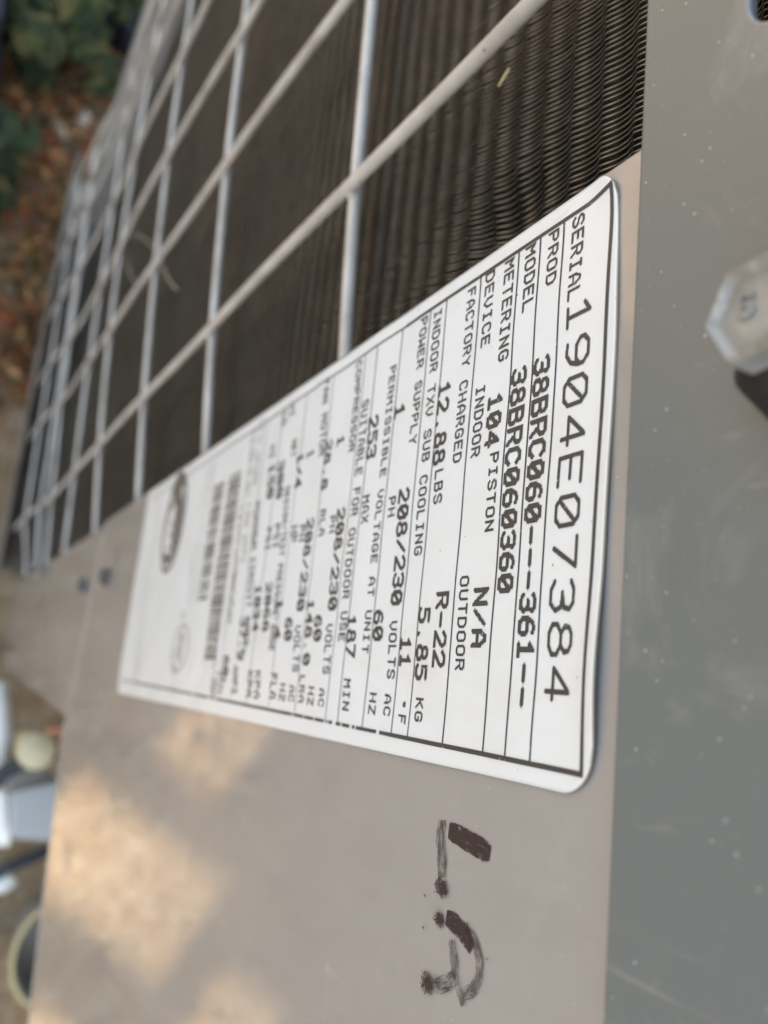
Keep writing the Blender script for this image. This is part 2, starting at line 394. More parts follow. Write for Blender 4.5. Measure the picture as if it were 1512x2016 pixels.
# weld fillets where the wires cross
wv = []; wfc = []
for f in uf:
    for g_ in vf:
        v = -.5; 
        for _ in range(8): v = g_(f(v))
        u = f(v); 
        if u < -.6 or v > .05: continue
        k = len(wv); n_, m_ = 10, 6
        for a_ in range(m_+1):
            th_ = math.pi*a_/m_
            for b_ in range(n_):
                ph_ = 2*math.pi*b_/n_
                wv.append((u+.0030*math.sin(th_)*math.cos(ph_), v+.0030*math.sin(th_)*math.sin(ph_), wg(u, v, -.0018)+.0024*math.cos(th_)))
        for a_ in range(m_):
            for b_ in range(n_): wfc.append((k+a_*n_+b_, k+a_*n_+(b_+1) % n_, k+(a_+1)*n_+(b_+1) % n_, k+(a_+1)*n_+b_))
mesh_np('weld_fillets', wv, np.array(wfc), MAT['wire'], UNIT, smooth=True, kind='stuff')
# --- far corner post and base pan
box('corner_post', (-.625, -.590), (-1.24, .06), (-.30, .016), MAT['panel'], UNIT, .008)
def base_pan():
    pr = [(-1.31, -.10), (-1.31, .030), (-1.305, .034), (-1.225, .034), (-1.218, .0335), (-1.218, .0315), (-1.30, .0310), (-1.302, -.10)]
    pr = [(-1.37, -.10), (-1.37, .028), (-1.355, .032), (-1.222, .034), (-1.214, .033), (-1.214, .030), (-1.30, .0295), (-1.302, -.10)]
    V = [(u, a, b) for u in (-.695, -.035) for a, b in pr]; n = len(pr)
    F = [(i, (i+1) % n, n+(i+1) % n, n+i) for i in range(n)] + [tuple(range(n)), tuple(range(2*n-1, n-1, -1))]
    o = mesh_np('base_pan', V, F, MAT['pan'], UNIT); bevel(o, .003, 3)
base_pan()
box('base_foot', (-.60, .05), (G-.01, -1.372), (-.3, -.02), MAT['panel'], UNIT)
# --- upper (label) panel : sheet with folded left and lower edges
def sheet(name, outline, w0, th, fold_left=None, parent=UNIT, m=None, bev=.0009):
    n = len(outline)
    V = [(a, b, w0) for a, b in outline] + [(a, b, w0-th) for a, b in outline]
    F = [tuple(range(n)), tuple(range(2*n-1, n-1, -1))] + [(i, n+i, n+(i+1) % n, (i+1) % n) for i in range(n)]
    o = mesh_np(name, V, F, m or MAT['panel'], parent)
    bm = bmesh.new(); bm.from_mesh(o.data); bmesh.ops.recalc_face_normals(bm, faces=bm.faces); bm.to_mesh(o.data); bm.free()
    bevel(o, bev, 3); return o
SEAM = [(edge_u(-.5), at(200, 1076)[1]), (at(120, 1440)[0], at(123, 1440)[1]), (UE, at(60, 2000)[1]+.004)]
sheet('label_panel', [(edge_u(.06), .065), (UE, .065)] + SEAM[::-1], -.0006, .016, bev=.0012)
sheet('service_panel', [(edge_u(-.44), -.44), (.133, -.44), (at(0, 1302, -.003)[0], at(0, 1302, -.003)[1]), (.100, -1.36), (edge_u(-1.36), -1.36)], -.003, .012, bev=.0010)
box('panel_end', (UE-.004, UE-.0005), (-.46, .06), (-.30, -.017), MAT['panel'], UNIT)
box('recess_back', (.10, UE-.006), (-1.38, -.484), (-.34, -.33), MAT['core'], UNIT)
tube('panel_hem', [(a_, b_, -.0012) for a_, b_ in [(SEAM[0][0]+.001, SEAM[0][1]), SEAM[1], (UE-.001, SEAM[2][1])]], .0010, MAT['panel'], UNIT, 12)
# screws either side of the seam
def hexhead(name, u, v, w0, r, h, m, parent, rot=0, flange=1.25, cup=.0, chamfer=.12):
    V = []; F = []
    rings = []
    def ring(rad, w, k=24, hexa=0.0):
        st = len(V)
        for i in range(k):
            a = 2*math.pi*i/k + rot
            q = ((a-rot) % (math.pi/3)) - math.pi/6
            hx = math.cos(math.pi/6)/math.cos(q)
            rr = rad*(1-hexa + hexa*hx)
            V.append((u+rr*math.cos(a), v+rr*math.sin(a), w))
        rings.append(st); return st
    k = 48
    ring(r*flange*.97, w0, k); ring(r*flange, w0+h*.05, k); ring(r*flange, w0+h*.16, k); ring(r*flange*.985, w0+h*.21, k); ring(r*flange*.93, w0+h*.24, k)
    ring(r*1.0, w0+h*.26, k, 1); ring(r, w0+h*(1-chamfer), k, 1); ring(r*.975, w0+h*(1-chamfer*.3), k, 1); ring(r*.93, w0+h, k, 1)
    ring(r*.89, w0+h*(1-.1*cup), k, 1); ring(r*.80, w0+h*(1-cup), k, .96); ring(r*.76, w0+h*(1-cup*.9), k, .9); ring(r*.3, w0+h*(1-cup*.9), k, 0)
    for a, b in zip(rings[:-1], rings[1:]):
        for i in range(k): F.append((a+i, a+(i+1) % k, b+(i+1) % k, b+i))
    F.append(tuple(rings[-1]+i for i in range(k)))
    o = mesh_np(name, V, F, m, parent, smooth=True)
    return o
u_, v_ = at(168, 1153, -.003); hexhead('panel_screw', u_, v_, -.003, .0050, .005, MAT['screw'], UNIT, cup=.2)
u_, v_ = at(212, 1136); hexhead('panel_screw', u_, v_, -.0006, .0050, .005, MAT['screw'], UNIT, cup=.2)
# --- lid skirt with slots (2D curve -> mesh so the slots have rolled edges)
def slot_pts(u0, u1, v, r, n=14):
    P = []
    for i in range(n+1):
        a = math.pi/2 + math.pi*i/n; P.append((u0+r*math.cos(a), v+r*math.sin(a)))
    for i in range(n+1):
        a = -math.pi/2 + math.pi*i/n; P.append((u1+r*math.cos(a), v+r*math.sin(a)))
    return P
BU, BV = .0420, .0534      # bolt axis
SLOTS = [(-.060, -.0115, .0480, .0060), (.0300, .0465, .0525, .0062)]
def skirt():
    cu = bpy.data.curves.new('lid_skirt', 'CURVE'); cu.dimensions = '2D'; cu.fill_mode = 'BOTH'
    loops = [[(-.64, .0228), (UE+.01, .0228), (UE+.01, .125), (-.64, .125)]] + [slot_pts(*s) for s in SLOTS]
    for L in loops:
        sp = cu.splines.new('POLY'); sp.points.add(len(L)-1); sp.use_cyclic_u = True
        for q, (a, b) in zip(sp.points, L): q.co = (a*S, b*S, 0, 1)
    cu.extrude = .0004*S; cu.bevel_depth = .0007*S; cu.bevel_resolution = 3
    tmp = bpy.data.objects.new('tmp', cu); SC.collection.objects.link(tmp)
    dg = bpy.context.evaluated_depsgraph_get(); me = bpy.data.meshes.new_from_object(tmp.evaluated_get(dg))
    bpy.data.objects.remove(tmp)
    me.name = 'lid_skirt'
    me.transform(Matrix(((1, 0, 0, 0), (0, 0, -1, -.003*S+.0011*S), (0, 1, 0, -G*S), (0, 0, 0, 1))))
    me.materials.clear(); me.materials.append(MAT['lid'])
    me.polygons.foreach_set('use_smooth', [True]*len(me.polygons))
    o = bpy.data.objects.new('lid_skirt', me); link(o, UNIT)
    o.modifiers.new('ws', 'WEIGHTED_NORMAL')
    return o
skirt()
box('lid_top', (-.64, UE+.01), (.126, .132), (-.62, .0015), MAT['lid'], UNIT, .002)
box('lid_liner', (-.62, UE-.005), (.068, .122), (-.30, -.012), MAT['black'], UNIT)  # added black box stands in for the shade inside the lid
# bolt
BOLT = hexhead('lid_bolt', BU, BV, .0042, .0067, .0105, MAT['bolt'], UNIT, rot=math.radians(32), flange=1.24, cup=.13, chamfer=.12)
BOLT['label'] = 'dull zinc hex bolt head stamped with an S on the grey lid'
tube('bolt_grommet', [(BU+.003, BV-.001, .0025), (BU+.003, BV-.001, .0037), (BU+.0015, BV, .0046)], .0090, MAT['rubber'], UNIT, 40, radii=[.0084, .0082, .0074])  # black disc put in for the shadow and reflection below the bolt
def bolt_stamp():
    P = []
    for i in range(15):
        t_ = i/14; a = math.radians(60+240*t_) ; P.append((math.cos(a)*.9, 1+math.sin(a)*.9) if t_ <= .5 else None)
    S_ = [(.9, 1.45), (.4, 1.9), (-.4, 1.9), (-.9, 1.4), (-.7, .75), (0, .4), (.7, .05), (.9, -.6), (.4, -1.1), (-.4, -1.1), (-.9, -.65)]
    s_ = .0011
    pts = [(BU-.0006-b*s_*.75, BV-.0014+a*s_, .0045+.0105*(1-.13*.9)+.0001) for a, b in S_]
    o = tube('stamp', pts, .00030, MAT['bolt'], BOLT, 8)
bolt_stamp()

# ================================================================== rating label
LU0, LU1, LV0, LV1 = -.0030, .0997, -.357, .0152
def lift(u, v):
    """plate height; the panel face is at -PW"""
    h = -.0001
    h += .0014*math.exp(-((u-.084)/.014)**2 - ((v-.018)/.007)**2)      # bubble on the upper edge
    h += .0007*math.exp(-((u-.050)/.030)**2 - ((v-.018)/.004)**2)
    h += .0010*math.exp(-((u+.004)/.006)**2 - ((v-.016)/.006)**2)       # curled corner
    h += .0003*noise.noise(Vector((u*60, v*60, 1.3)))
    h += .0004*math.exp(-((u+.004)/.003)**2)
    return h
LABEL = None
def label_sheet():
    r = .0075; vs = sorted(set(list(np.linspace(LV0, LV1, 150)) + list(np.linspace(LV1-r, LV1, 14)) + list(np.linspace(LV0, LV0+r, 14))))
    nu = 60; V = []; F = []
    cl = [(LU0, LV1, .0055), (LU1, LV1, r), (LU0, LV0, r), (LU1, LV0, r)]
    for v in vs:
        a, b = LU0 - .006*max(0, min(1, (-v)/.36))*.35, LU1 + .0034*max(0, min(1, (-v)/.36))
        a0, b0 = a, b
        for cv, sgn, rr in ((LV1, 1, .0050), (LV0, -1, r)):
            d = (v-(cv-sgn*rr))*sgn
            if d > 0: a = a0 + rr - math.sqrt(max(0, rr*rr-d*d))
        for cv, sgn, rr in ((LV1, 1, r), (LV0, -1, r)):
            d = (v-(cv-sgn*rr))*sgn
            if d > 0: b = b0 - rr + math.sqrt(max(0, rr*rr-d*d))
        for i in range(nu+1):
            q = .5-.5*math.cos(math.pi*i/nu) if True else i/nu
            q = .6*q + .4*i/nu
            u = a+(b-a)*q; tq = max(0, min(1, (v-.004)/.011)); vv = v - .0016*tq*max(0, 1-(u+.003)/.030)**1.2*(u < .027) ; V.append((u, vv, lift(u, vv)))
    n = nu+1
    F = [(j*n+i, j*n+i+1, (j+1)*n+i+1, (j+1)*n+i) for j in range(len(vs)-1) for i in range(nu)]
    # skirt going down to the panel
    rim = [i for i in range(n)] + [j*n+nu for j in range(1, len(vs))] + [(len(vs)-1)*n+i for i in range(nu-1, -1, -1)] + [j*n for j in range(len(vs)-2, 0, -1)]
    st = len(V)
    for q in rim: V.append((V[q][0], V[q][1], max(-.00055, V[q][2]-.00045)))
    k = len(rim); nf = len(F)
    F += [(rim[i], st+i, st+(i+1) % k, rim[(i+1) % k]) for i in range(k)]
    o = mesh_np('rating_label', V, F, [MAT['plate'], MAT['plate_edge']], UNIT, smooth=True)
    for i, pz in enumerate(o.data.polygons):
        if i >= nf: pz.material_index = 1
    o['label'] = 'white printed rating plate with curled corner'
    return o
LABEL = label_sheet()
INK = .00010
def flat(name, quads, m, off=INK):
    V = []; F = []
    for q in quads:
        b = len(V); V += [(a, c, lift(a, c)+off) for a, c in q]; F.append(tuple(range(b, b+len(q))))
    return mesh_np(name, V, F, m, LABEL)
def line_quads(p0, p1, th, step=.0035, gap=None):
    d = Vector((p1[0]-p0[0], p1[1]-p0[1])); L = d.length; n = max(1, int(L/step)); d /= L; nn = Vector((-d.y, d.x))*th/2
    out = []
    for i in range(n):
        a = Vector(p0)+d*L*i/n; b = Vector(p0)+d*L*(i+1)/n
        if gap and gap((a+b)/2): continue
        out.append([tuple(a+nn), tuple(a-nn), tuple(b-nn), tuple(b+nn)])
    return out
# frame
BT = .0127
def rb(v): return .0965 + (.0967-.0965)*min(1, -v/.32) - .0003*math.sin(v*30)*(v < 0)
q = []
q += line_quads((-.0004, BT), (.0965, BT), .00085, .0025)
q += line_quads((.0965, BT+.0004), (.09635, -.050), .00085, .0022)
_r = random.Random(3)
q += line_quads((.09635, -.050), (.0962, -.108), .00080, .0007, lambda c: _r.random() < (.42 if -.092 < c.y < -.064 else .07))
q += line_quads((.0962, -.108), (.0960, -.345), .00085, .0022, lambda c: _r.random() < .03)
q += line_quads((-.0004, BT+.0004), (.0004, .0068), .00085, .0015) + line_quads((.0004, .0070), (.0000, -.06), .0008, .003) + line_quads((.0, -.06), (.0, -.345), .0005, .004)
flat('border_line', q, MAT['ink'])
flat('border_line', line_quads((.0030, -.322), (.0975, -.322), .0050, .004), MAT['smear'])
for v, th in zip([0, -.0069, -.0137, -.0271, -.0408, -.0479, -.0618, -.0751, -.0823, -.1032, -.1237, -.1440, -.160, -.176], [.00042]*4+[.00036]*4+[.0003]*6):
    flat('rule_line', line_quads((.0000, v), (.0965, v-.0001), th, .004), MAT['ink'], .00009)
# ---- stroke font, rasterised to print dots
GL = {
'0': [[(1, 0), (3, 0), (4, 1.2), (4, 4.8), (3, 6), (1, 6), (0, 4.8), (0, 1.2), (1, 0)]],
'1': [[(.6, 4.6), (2.1, 6), (2.1, 0)], [(.6, 0), (3.5, 0)]],
'2': [[(.1, 4.7), (.8, 5.8), (2, 6), (3.3, 5.8), (4, 4.6), (3.6, 3.4), (0, 0), (4, 0)]],
'3': [[(.1, 5.2), (1.2, 6), (3, 6), (3.9, 5.1), (3.6, 3.6), (1.6, 3.1), (3.5, 2.9), (4, 1.4), (3, 0), (1.1, 0), (0, .9)]],
'4': [[(3, 0), (3, 6), (0, 1.8), (4, 1.8)]],
'5': [[(3.8, 6), (.4, 6), (.3, 3.4), (2.4, 3.7), (3.8, 2.9), (4, 1.4), (3, 0), (1, 0), (0, .8)]],
'6': [[(3.6, 5.6), (2.2, 6), (.8, 5), (0, 3), (0, 1.3), (1, 0), (3, 0), (4, 1.1), (4, 2.3), (3, 3.4), (1, 3.4), (.1, 2.6)]],
'7': [[(0, 6), (4, 6), (1.2, 0)]],
'8': [[(1.2, 3.2), (.3, 4.2), (.4, 5.3), (1.3, 6), (2.7, 6), (3.6, 5.3), (3.7, 4.2), (2.8, 3.2), (1.2, 3.2), (0, 2.2), (0, .9), (1.1, 0), (2.9, 0), (4, .9), (4, 2.2), (2.8, 3.2)]],
'9': [[(.4, .3), (2, .1), (3.4, 1.4), (4, 3.4), (4, 4.8), (3, 6), (1, 6), (0, 4.9), (0, 3.8), (1, 2.8), (3, 2.8), (3.9, 3.6)]],
'A': [[(0, 0), (0, 3.6), (1.4, 6), (2.6, 6), (4, 3.6), (4, 0)], [(0, 2.2), (4, 2.2)]],
'B': [[(0, 0), (0, 6), (2.8, 6), (3.7, 5.2), (3.7, 4), (2.9, 3.2), (0, 3.2)], [(2.9, 3.2), (4, 2.2), (4, .9), (3, 0), (0, 0)]],
'C': [[(3.9, 4.7), (3, 6), (1.2, 6), (0, 4.7), (0, 1.3), (1.2, 0), (3, 0), (3.9, 1.3)]],
'D': [[(0, 0), (0, 6), (2.6, 6), (4, 4.6), (4, 1.4), (2.6, 0), (0, 0)]],
'E': [[(4, 6), (0, 6), (0, 0), (4, 0)], [(0, 3.1), (3.2, 3.1)]],
'F': [[(4, 6), (0, 6), (0, 0)], [(0, 3.1), (3.2, 3.1)]],
'G': [[(3.9, 4.9), (3, 6), (1.2, 6), (0, 4.7), (0, 1.3), (1.2, 0), (3, 0), (4, 1.1), (4, 2.8), (2.3, 2.8)]],
'H': [[(0, 0), (0, 6)], [(4, 0), (4, 6)], [(0, 3), (4, 3)]],
'I': [[(2, 0), (2, 6)], [(.7, 0), (3.3, 0)], [(.7, 6), (3.3, 6)]],
'J': [[(3.5, 6), (3.5, 1.2), (2.6, 0), (1, 0), (.1, 1.2)]],
'K': [[(0, 0), (0, 6)], [(4, 6), (.2, 2.7)], [(1.4, 3.6), (4, 0)]],
'L': [[(0, 6), (0, 0), (3.8, 0)]],
'M': [[(0, 0), (0, 6), (2, 3.2), (4, 6), (4, 0)]],
'N': [[(0, 0), (0, 6), (4, 0), (4, 6)]],
'O': [[(1.1, 0), (2.9, 0), (4, 1.2), (4, 4.8), (2.9, 6), (1.1, 6), (0, 4.8), (0, 1.2), (1.1, 0)]],
'P': [[(0, 0), (0, 6), (3, 6), (4, 5.1), (4, 3.8), (3, 2.9), (0, 2.9)]],
'Q': [[(1.1, 0), (2.9, 0), (4, 1.2), (4, 4.8), (2.9, 6), (1.1, 6), (0, 4.8), (0, 1.2), (1.1, 0)], [(2.4, 1.6), (4, 0)]],
'R': [[(0, 0), (0, 6), (3, 6), (4, 5.1), (4, 3.9), (3, 3), (0, 3)], [(2, 3), (4, 0)]],
'S': [[(3.9, 4.9), (3, 6), (1, 6), (.1, 5.1), (.1, 4), (1, 3.2), (3.1, 2.8), (4, 1.9), (4, .9), (3, 0), (1, 0), (0, 1.1)]],
'T': [[(0, 6), (4, 6)], [(2, 6), (2, 0)]],
'U': [[(0, 6), (0, 1.2), (1.1, 0), (2.9, 0), (4, 1.2), (4, 6)]],
'V': [[(0, 6), (0, 2.2), (2, 0), (4, 2.2), (4, 6)]],
'W': [[(0, 6), (0, 0), (2, 2.8), (4, 0), (4, 6)]],
'X': [[(0, 0), (4, 6)], [(0, 6), (4, 0)]],
'Y': [[(0, 6), (2, 2.9), (4, 6)], [(2, 2.9), (2, 0)]],
'Z': [[(0, 6), (4, 6), (0, 0), (4, 0)]],
'-': [[(.2, 2.9), (3.8, 2.9)]], '.': [[(1.7, .35), (2.2, .35)]], '/': [[(.2, .6), (3.8, 5.4)]], '°': [[(1.3, 3.6), (2.5, 3.6), (2.9, 4.3), (2.5, 5), (1.3, 5), (.9, 4.3), (1.3, 3.6)]], ' ': []}
def segd(px, py, a, b):
    dx, dy = b[0]-a[0], b[1]-a[1]; l2 = dx*dx+dy*dy
    t_ = 0 if l2 == 0 else max(0, min(1, ((px-a[0])*dx+(py-a[1])*dy)/l2))
    return math.hypot(px-a[0]-t_*dx, py-a[1]-t_*dy)
CACHE = {}
def runs(ch, nx, ny, th, slash):
    """filled dot runs of a glyph in unit cell: x 0..1, y 0..1 (glyph box incl. stroke width)"""
    key = (ch, nx, ny, th, slash)
    if key in CACHE: return CACHE[key]
    st = list(GL[ch])
    if ch == '0' and slash: st = st + [[(.6, 1.2), (3.4, 4.8)]]
    segs = [(a, b) for s_ in st for a, b in zip(s_[:-1], s_[1:])]
    out = []; W_, H_ = 4+th, 6+th
    for j in range(ny):
        y = -th/2+(j+.5)*H_/ny; i = 0
        on = [any(segd(-th/2+(i_+.5)*W_/nx, y, a, b) < th/2*1.02 for a, b in segs) for i_ in range(nx)]
        while i < nx:
            if on[i]:
                k = i
                while k < nx and on[k]: k += 1
                out.append((i/nx, k/nx, j/ny, (j+1)/ny)); i = k
            else: i += 1
    # merge identical vertical runs
    out.sort(key=lambda r: (r[0], r[1], r[2])); mg = []
    for r in out:
        if mg and mg[-1][0] == r[0] and mg[-1][1] == r[1] and abs(mg[-1][3]-r[2]) < 1e-9 and r[3]-mg[-1][2] < .34: mg[-1] = (r[0], r[1], mg[-1][2], r[3])
        else: mg.append(r)
    CACHE[key] = mg; return mg
def text(s, y0, y1, xb0, xb1, xc0, style='small', m=None):
    """pixel anchors in the photograph: first/last glyph edge y0,y1; baseline x at both ends; cap-top x at the start"""
    ua, va = at(xb0, y0); ub, vb = at(xb1, y1); vc = at(xc0, y0)[1]; h = (vc-va)*(.90 if xb0 < 700 and style == 'big' else .97)
    n = len(s)
    if style == 'serial': nx, ny, th, sl, fill = 34, 46, .72, True, .80
    elif style == 'big': nx, ny, th, sl, fill = 11, 16, 1.28, True, .90
    else: nx, ny, th, sl, fill = 13, 18, 1.05, False, .80
    adv = (ub-ua)/(n-(1-fill)); Q = []
    for i, ch in enumerate(s):
        for x0, x1, z0, z1 in runs(ch, nx, ny, th, sl):
            a, b = ua+(i+fill*x0)*adv, ua+(i+fill*x1)*adv
            f = (a-ua)/(ub-ua); v0 = va+(vb-va)*(i/max(1, n))
            Q.append([(a, v0+z0*h), (b, v0+z0*h), (b, v0+z1*h), (a, v0+z1*h)])
    return flat('lettering', Q, m or MAT['ink'])
TX = [
('SERIAL', 431, 597, 1127, 1117, 1151, 'small'), ('1904E07384', 600, 1380, 1117, 1070, 1166, 'serial'),
('PROD', 461, 566, 1080.5, 1073.6, 1101, 'small'), ('38BRC060---361--', 709, 1392, 1050, 1010, 1083, 'big'),
('MODEL', 490, 618, 1035, 1028, 1056, 'small'), ('38BRC060360', 730, 1169, 1007, 977, 1037, 'big'),
('METERING', 518, 715, 994.4, 980.6, 1014, 'small'), ('DEVICE', 541, 687, 957, 946, 975, 'small'),
('INDOOR', 763, 903, 937.5, 927, 955.5, 'small'), ('104', 780, 886, 961, 954, 990, 'big'), ('PISTON', 894, 1048, 966, 953, 984, 'small'),
('N/A', 1158, 1275, 933, 927, 963, 'big'), ('FACTORY CHARGED', 573, 914, 921, 891, 937.5, 'small'), ('OUTDOOR', 1135, 1319, 907, 895, 925, 'small'),
('R-22', 1166, 1314, 860, 850, 886, 'big'), ('12.88', 757, 919, 864, 851, 888, 'big'), ('LBS', 927, 994, 857, 852.5, 874, 'small'),
('INDOOR TXV SUB COOLING', 614, 1095, 856, 813, 871, 'small'), ('5.85', 1195, 1339, 824, 815, 849, 'big'), ('KG', 1373, 1420, 818, 815, 834, 'small'),
('POWER SUPPLY', 630, 878, 829, 805, 843, 'small'), ('11', 1253, 1314, 788, 785, 811, 'big'), ('°', 1376, 1396, 785, 784, 801, 'small'), ('F', 1406, 1424, 783, 782.5, 799, 'small'),
('1', 799, 828, 777, 776, 798, 'big'), ('208/230', 964, 1193, 786, 768, 808, 'big'), ('PH', 980, 1019, 765.5, 763.6, 780, 'small'),
('VOLTS', 1223, 1336, 767, 760, 783, 'small'), ('AC', 1366, 1409, 756, 753, 770, 'small'),
('PERMISSIBLE VOLTAGE AT UNIT', 724, 1287, 768, 711, 780, 'small'), ('253', 823, 907, 727, 719.5, 746, 'big'), ('MAX', 977, 1032, 714, 712, 728, 'small'),
('60', 1201, 1262, 736, 733.5, 756, 'big'), ('HZ', 1363, 1406, 727, 724, 741, 'small'), ('SUITABLE FOR OUTDOOR USE', 791, 1263, 714, 665, 727, 'small'),
('187', 1210, 1295, 685, 681.5, 705, 'big'), ('MIN', 1336, 1398, 678, 674, 692, 'small'), ('COMPRESSOR', 714, 892, 702, 686, 713, 'small'),
('1', 860, 881, 664, 663, 679, 'big'), ('208/230', 1002, 1203, 664, 645.5, 682, 'big'), ('PH', 1017, 1050, 649, 647, 660, 'small'),
('VOLTS', 1229, 1327, 642, 636, 655.5, 'small'), ('AC', 1355, 1391, 629.5, 627, 641, 'small'), ('28.8', 869, 967, 643, 632, 656, 'big'), ('RLA', 1005, 1056, 630, 627, 641, 'small'),
('60', 1211, 1263, 620.7, 618, 637, 'big'), ('HZ', 1351, 1388, 608, 605, 620.7, 'small'), ('148.0', 1180, 1310, 606, 596, 621, 'big'), ('LRA', 1329, 1383, 591, 588, 602, 'small'),
('FAN MOTOR', 750, 900, 639, 627.5, 650, 'small'), ('1', 889, 904, 606, 605, 620, 'big'), ('1/4', 895, 964, 586, 580, 600, 'big'), ('NET', 868, 902, 574, 571, 584, 'small'),
('HP', 1037, 1069, 574, 572, 587, 'small'), ('208/230', 1022, 1204, 605, 584, 620, 'big'), ('PH', 1035, 1067, 591, 589, 602, 'small'), ('VOLTS', 1232, 1323, 582, 576, 594, 'small'),
('AC', 1349, 1381, 570, 568, 581, 'small'), ('60', 1216, 1262, 563.6, 561, 580, 'big'), ('HZ', 1345, 1380, 552, 550, 563.6, 'small'), ('1.4', 1178, 1259, 546, 541, 560, 'big'), ('FLA', 1325, 1375, 534, 531, 547, 'small'),
('HI', 797, 823, 572, 570, 582, 'small'), ('LO', 815, 840, 556, 554, 566, 'small'), ('DESIGN/TEST PRESSURE GAGE', 960, 1281, 562, 530, 572, 'small'),
('300', 909, 984, 549, 544, 562, 'big'), ('PSI', 1033, 1081, 540, 537, 551, 'small'), ('2068', 1147, 1244, 524, 516, 538, 'big'), ('KPA', 1320, 1375, 503, 500, 515, 'small'),
('150', 916, 984, 530, 525, 543, 'big'), ('PSI', 1040, 1085, 524, 521, 534, 'small'), ('1034', 1152, 1244, 503, 496, 517, 'big'), ('KPA', 1320, 1372, 488, 485, 499, 'small'),
('MINIMUM CIRCUIT AMPS', 990, 1270, 503, 478, 513, 'small'), ('HI', 880, 905, 532, 530, 542, 'small'), ('37.9', 1215, 1300, 474, 466, 488, 'big'), ('60', 1290, 1330, 441, 438, 454, 'big'), ('AMPS', 1312, 1365, 460, 457, 470, 'small'),
]
for a in TX:
    text(*a, m=None if True else None)
def tiny(y0, y1, x0, x1, h_px, m, rows=1, n=24):
    """small, unreadable print: groups of tiny upright dashes"""
    Q = []
    ua, va = at(x0, y0); ub, vb = at(x1, y1); h = at(x0+h_px, y0)[1]-va
    r = random.Random(int(y0*7+x0))
    for i in range(n):
        if r.random() < .14: continue
        a = ua+(ub-ua)*i/n; b = a+(ub-ua)/n*.62; v = va+(vb-va)*i/n
        Q.append([(a, v), (a+(b-a)*.3, v), (a+(b-a)*.3, v+h), (a, v+h)])
        z = v+h*r.choice((0, .4, .8)); Q.append([(a+(b-a)*.32, z), (b, z), (b, z+h*.2), (a+(b-a)*.32, z+h*.2)])
        if r.random() < .6: Q.append([(b-(b-a)*.3, v+h*.22), (b, v+h*.22), (b, v+h*.78), (b-(b-a)*.3, v+h*.78)])
    return flat('small_print', Q, m)
tiny(830, 960, 512, 494, 9, MAT['ink_grey'], n=16); tiny(850, 980, 497, 480, 9, MAT['ink_grey'], n=18); tiny(975, 1110, 486, 474, 9, MAT['ink_grey'], n=20)
tiny(1000, 1140, 470, 458, 9, MAT['ink_grey'], n=20); tiny(1010, 1075, 498, 494, 8, MAT['ink_grey'], n=8); tiny(1130, 1230, 458, 448, 8, MAT['ink'], n=12)
tiny(1250, 1300, 478, 474, 8, MAT['ink'], n=6); tiny(1312, 1345, 437, 434, 12, MAT['ink'], n=3); tiny(1322, 1372, 420, 416, 9, MAT['ink'], n=7); tiny(1322, 1372, 432, 428, 9, MAT['ink'], n=4)
# bar codes
def barcode(u0, u1, v0, v1, seed, slant=0):
    r = random.Random(seed); Q = []; u = u0
    while u < u1:
        w_ = r.choice((.0004, .0004, .0008, .0012)); Q.append([(u, v0), (u+w_, v0), (u+w_, v1), (u, v1)]); u += w_+r.choice((.0004, .0005, .0009))
    return flat('barcode', Q, MAT['bar_ink'])
barcode(.0135, .083, -.1985, -.1835, 4); barcode(.014, .0600, -.2190, -.2050, 9)
tiny(1060, 1380, 438, 412, 7, MAT['ink_grey'], n=34)
tiny(1100, 1195, 375, 366, 8, MAT['smear'], n=14)
for k, (xa, xb) in enumerate(((398, 388), (390, 380), (382, 372))): tiny(1075-8*k, 1190-6*k, xa, xb, 6, MAT['smear'], n=20)
tiny(920, 1050, 410, 392, 14, MAT['smear'], n=12)
tiny(1325, 1365, 340, 336, 7, MAT['ink_grey'], n=6); tiny(1205, 1222, 357, 356, 9, MAT['ink_grey'], n=2)
tiny(1120, 1330, 283, 268, 6, MAT['smear'], n=34)
def oval(cu, cv, ru, rv, m, name='logo_oval', off=INK, r_in=0):
    Q = []; n = 40
    for i in range(n):
        a, b = 2*math.pi*i/n, 2*math.pi*(i+1)/n
        if r_in: Q.append([(cu+ru*math.cos(a), cv+rv*math.sin(a)), (cu+ru*math.cos(b), cv+rv*math.sin(b)), (cu+ru*r_in*math.cos(b), cv+rv*r_in*math.sin(b)), (cu+ru*r_in*math.cos(a), cv+rv*r_in*math.sin(a))])
        else: Q.append([(cu, cv), (cu+ru*math.cos(a), cv+rv*math.sin(a)), (cu+ru*math.cos(b), cv+rv*math.sin(b))])
    return flat(name, Q, m, off)
OV = (.0205, -.2830)
oval(*OV, .0245, .0205, MAT['bar_ink'])
oval(*OV, .0222, .0170, MAT['smear'], 'logo_oval', .00016, .93)
